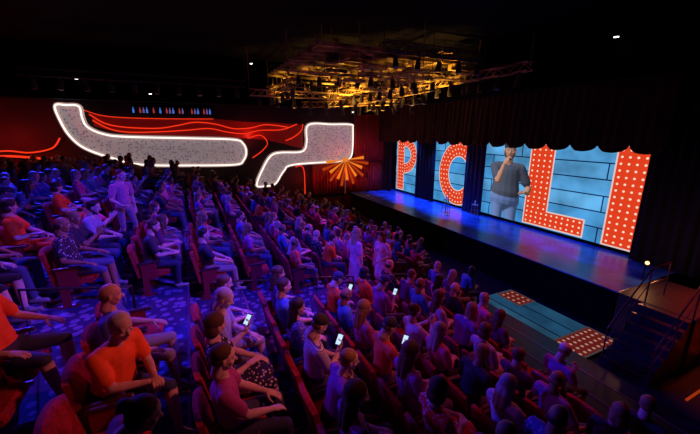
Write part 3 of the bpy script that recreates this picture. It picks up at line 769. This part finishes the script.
for k in range(K0,K1+1):
    X=ROWX(k); z=FZ(X)
    row=empty('theater_seat_row',(X,0,z))
    for y in seat_ys(k):
        so=bpy.data.objects.new('seat',seat_me); COL.objects.link(so); so.parent=row; so.location=(0,y,0)
        if (k,round(y,3)) in near_used: continue
        if k<=1 and y<2.6: continue
        if random.random()<0.12 or (k<=0 and y<5 and random.random()<0.4): continue
        kk,me=random.choice(CV)
        o=bpy.data.objects.new('spectator',me); COL.objects.link(o); o.parent=crowd
        sc=random.uniform(0.94,1.05)
        o.location=(X+random.uniform(-0.01,0.03),y,z); o.rotation_euler=(0,0,rad(random.uniform(-10,6))); o.scale=(sc,sc,sc)
        if kk=='phone' and random.random()<0.15: put_phone((X,y,z),V['phone'][1])
def rail(x0,y0,x1,y1):
    w=MB(); z0=FZ(ROWX(round((x0+0.85)/0.95))); z1=FZ(ROWX(round((x1+0.85)/0.95)))
    w.tube([(x0,y0,z0),(x0,y0,z0+0.9),(x1,y1,z1+0.9),(x1,y1,z1)],0.02,8,0)
    w.obj('aisle_handrail',[M_dkmetal])
for x in (-1.8,0.1,2.0,3.9): rail(x,AIS[0](x)-0.55,x+0.95,AIS[0](x)-0.25)

# ------------------------------------------------------------ ceiling rig
M_goldlit=mat('gold_lit_pipe',(0.6,0.36,0.10),0.5,0.15,noise=0.95,nscale=1.3)  # patchy gold light on the rig, put into the pipe colour
def truss(name,a,b,s=0.3,r=0.025,m=None):
    a=Vector(a);b=Vector(b);t=(b-a).normalized();L=(b-a).length
    x=t.cross(Vector((0,0,1))).normalized()*s/2; z=Vector((0,0,s/2)); w=MB()
    cs=[x+z,-x+z,-x-z,x-z]
    for c_ in cs: w.tube([a+c_,b+c_],r,6,0)
    n=int(L/(s*1.3))
    for i in range(n):
        p=a+t*L*i/n; q=a+t*L*(i+1)/n
        for j in range(4):
            w.tube([p+cs[j],q+cs[(j+1)%4]],r*0.6,5,0); 
    for e in (a,b): w.tube([e,Vector((e.x,e.y,3.98))],0.015,5,0)
    return w.obj(name,[m or M_rigblack])
TR=[((4.6,15.5,2.2),(4.6,21,2.2),1),((8.2,11,2.1),(8.2,21,2.1),1),((11.4,9,2.3),(11.4,21,2.3),1),((3,18,1.9),(12,18,1.9),1),((4,14.5,2.6),(12.3,14.5,2.6),1),((6.5,11,2.9),(12.3,11,2.9),0),((-6,19,2.4),(3,19,2.4),0),((6.5,20.6,1.6),(12.3,16.6,1.7),1),((9.8,12.5,1.9),(9.8,20.8,1.8),1),((6.3,12.5,2.4),(12.4,12.5,2.4),1)]
for a,b_,g_ in TR: truss('lighting_truss',a,b_,m=M_goldlit if g_ else M_rigblack)
p=MB(); p.tube([(0,0,0.16),(0,0,-0.02),(0,0,-0.2)],[0.07,0.10,0.115],12,0); p.tube([(-0.13,0,0.0),(-0.13,0,0.22),(0.13,0,0.22),(0.13,0,0)],0.012,6,0); p.tube([(0,0,0.22),(0,0,0.34)],0.02,6,0)
po=p.obj('par_tpl',[mat('fixture_black',(0.05,0.045,0.04),0.5)]); par=po.data; bpy.data.objects.remove(po)
for a,b_,g_ in TR:
    a=Vector(a);b_=Vector(b_); n=int((b_-a).length/0.9)
    for i in range(n):
        q=a.lerp(b_,(i+0.5)/n); o=bpy.data.objects.new('stage_spotlight',par); COL.objects.link(o); o.location=q+Vector((0,0,-0.47)); o.rotation_euler=(random.uniform(-0.15,0.15),random.uniform(-0.2,0.2),random.uniform(0,6))
w=MB()
for i in range(12):
    y=12.5+i*0.72; w.box((4.5,y,3.05),(12.3,y+0.05,3.22),0)
for i in range(110):
    x=random.uniform(4.5,12.0); y=random.uniform(12,20.6); z=random.uniform(1.9,3.5); L=random.uniform(0.3,1.5); a=random.choice([0,math.pi/2,random.uniform(0,3)])
    ex=min(12.3,x+L*math.cos(a)); ey=min(20.9,y+L*math.sin(a))
    r=random.choice([0.02,0.03,0.05,0.08])
    w.tube([(x,y,z),(ex,ey,z)],r,8,0)
    w.tube([(x,y,z),(x,y,min(3.9,z+random.uniform(0.2,0.8)))],0.012,5,0)
for i in range(20):
    x=random.uniform(5,11.3); y=random.uniform(12.5,20); z=random.uniform(2.3,3.1)
    w.box((x,y,z),(x+random.uniform(0.2,0.5),y+random.uniform(0.2,0.5),z+random.uniform(0.1,0.3)),0)
w.obj('ceiling_pipework',[M_goldlit])
M_dl=emis('downlight_lens',(1,0.95,0.9),5)
for x,y,z in ((3.3,18.7,3.35),(12.3,6.8,2.85),(-4.5,21.0,2.45),(13.9,3.2,2.9),(9.4,19.5,1.2),(-7.5,20.5,1.4),(-1.5,20.9,1.9)):
    w=MB(); w.tube([(0,0,0.12),(0,0,0.0)],[0.07,0.09],14,0); w.tube([(0,0,-0.002),(0,0,-0.012)],0.07,14,1); w.tube([(0,0,0.12),(0,0,3.98-z)],0.012,6,0)
    w.obj('ceiling_downlight',[M_dkmetal,M_dl],loc=(x,y,z))

# ------------------------------------------------------------ lights
def spot(name,loc,target,color,power,size=60,blend=0.7,r=0.15):
    l=bpy.data.lights.new(name,'SPOT'); l.energy=power; l.color=color; l.spot_size=rad(size); l.spot_blend=blend; l.shadow_soft_size=r
    o=bpy.data.objects.new(name,l); COL.objects.link(o); o.location=loc
    o.rotation_euler=(Vector(target)-Vector(loc)).to_track_quat('-Z','Y').to_euler(); return o
def point(name,loc,color,power,r=0.1):
    l=bpy.data.lights.new(name,'POINT'); l.energy=power; l.color=color; l.shadow_soft_size=r
    o=bpy.data.objects.new(name,l); COL.objects.link(o); o.location=loc; return o
BL=(0.02,0.025,1.0); VI=(0.35,0.04,1.0); MG=(1.0,0.07,0.42); AM=(1,0.50,0.09)
spot('blue_wash_light',(-5,15,3.0),(-1.5,9,-2.8),BL,5600,85)
spot('blue_wash_light',(2.2,3.8,1.6),(0.2,7.3,-3.2),BL,1900,80)
spot('blue_wash_light',(7,16,1.0),(6,10,-4.8),BL,1900,75)
spot('violet_wash_light',(-4,8,3.2),(-1.5,6.5,-2.5),VI,700,75)
spot('violet_wash_light',(3.5,15.5,1.2),(2,12,-4),VI,750,95)
spot('warm_wash_light',(4.5,1.2,1.6),(-0.3,4.6,-2.5),(1,0.17,0.15),560,42)
spot('magenta_wash_light',(9.5,9,1.2),(1.0,7.5,-3.0),MG,950,58)
spot('red_wash_light',(10,14,1.0),(5.5,10,-4.5),(1,0.08,0.10),800,75)
spot('red_wash_light',(7,3.0,1.0),(4.0,4.5,-4.0),(1,0.06,0.10),260,70)
spot('blue_stage_light',(13.2,9,0.6),(11.9,9.5,SZ),(0.01,0.06,1),1000,100)
spot('blue_stage_light',(13.2,15.5,0.6),(11.9,15.5,SZ),(0.01,0.13,1),3200,100)
spot('blue_stage_light',(13.2,19.5,0.6),(11.9,19,SZ),(0.01,0.10,1),1900,100)
spot('blue_stage_light',(12.2,13.5,0.2),(12.4,14,SZ),(0.2,0.45,1),420,40)
for q in ((7.4,16,0.2),(10.3,18,0.0),(10.3,13.5,0.1),(8.6,19.5,0.4)): spot('rig_amber_light',q,(q[0]+0.2,q[1]+0.5,3),AM,1300,88)
spot('rig_amber_light',(5.0,18.2,0.6),(5.1,18.8,3),AM,420,85)
spot('amber_side_light',(12.0,3.4,2.0),(11.8,1.7,-5.5),(1,0.08,0.02),2400,45)
point('step_lamp_light',(11.88,4.6,SZ+0.68),(1,0.4,0.15),16,0.04)
point('far_wall_red_light',(9.9,21.0,-2.6),(1,0.10,0.02),75); point('far_wall_red_light',(6.8,21.6,-3.0),(1,0.05,0.03),20); point('far_wall_red_light',(-7.6,21,-0.3),(1,0.03,0.02),110); point('far_wall_red_light',(3.5,21.7,-0.2),(1,0.05,0.03),20)

wd=bpy.data.worlds.new('World'); scene.world=wd; wd.use_nodes=True
wd.node_tree.nodes['Background'].inputs[0].default_value=(0.02,0.02,0.08,1); wd.node_tree.nodes['Background'].inputs[1].default_value=0.15

cam=bpy.data.cameras.new('camera'); co=bpy.data.objects.new('camera',cam); COL.objects.link(co)
cam.sensor_width=36; cam.lens=335/700*36; cam.clip_start=0.05
co.location=(0,0,0); co.rotation_euler=(rad(90-14.24),0,rad(-25.25))
scene.camera=co
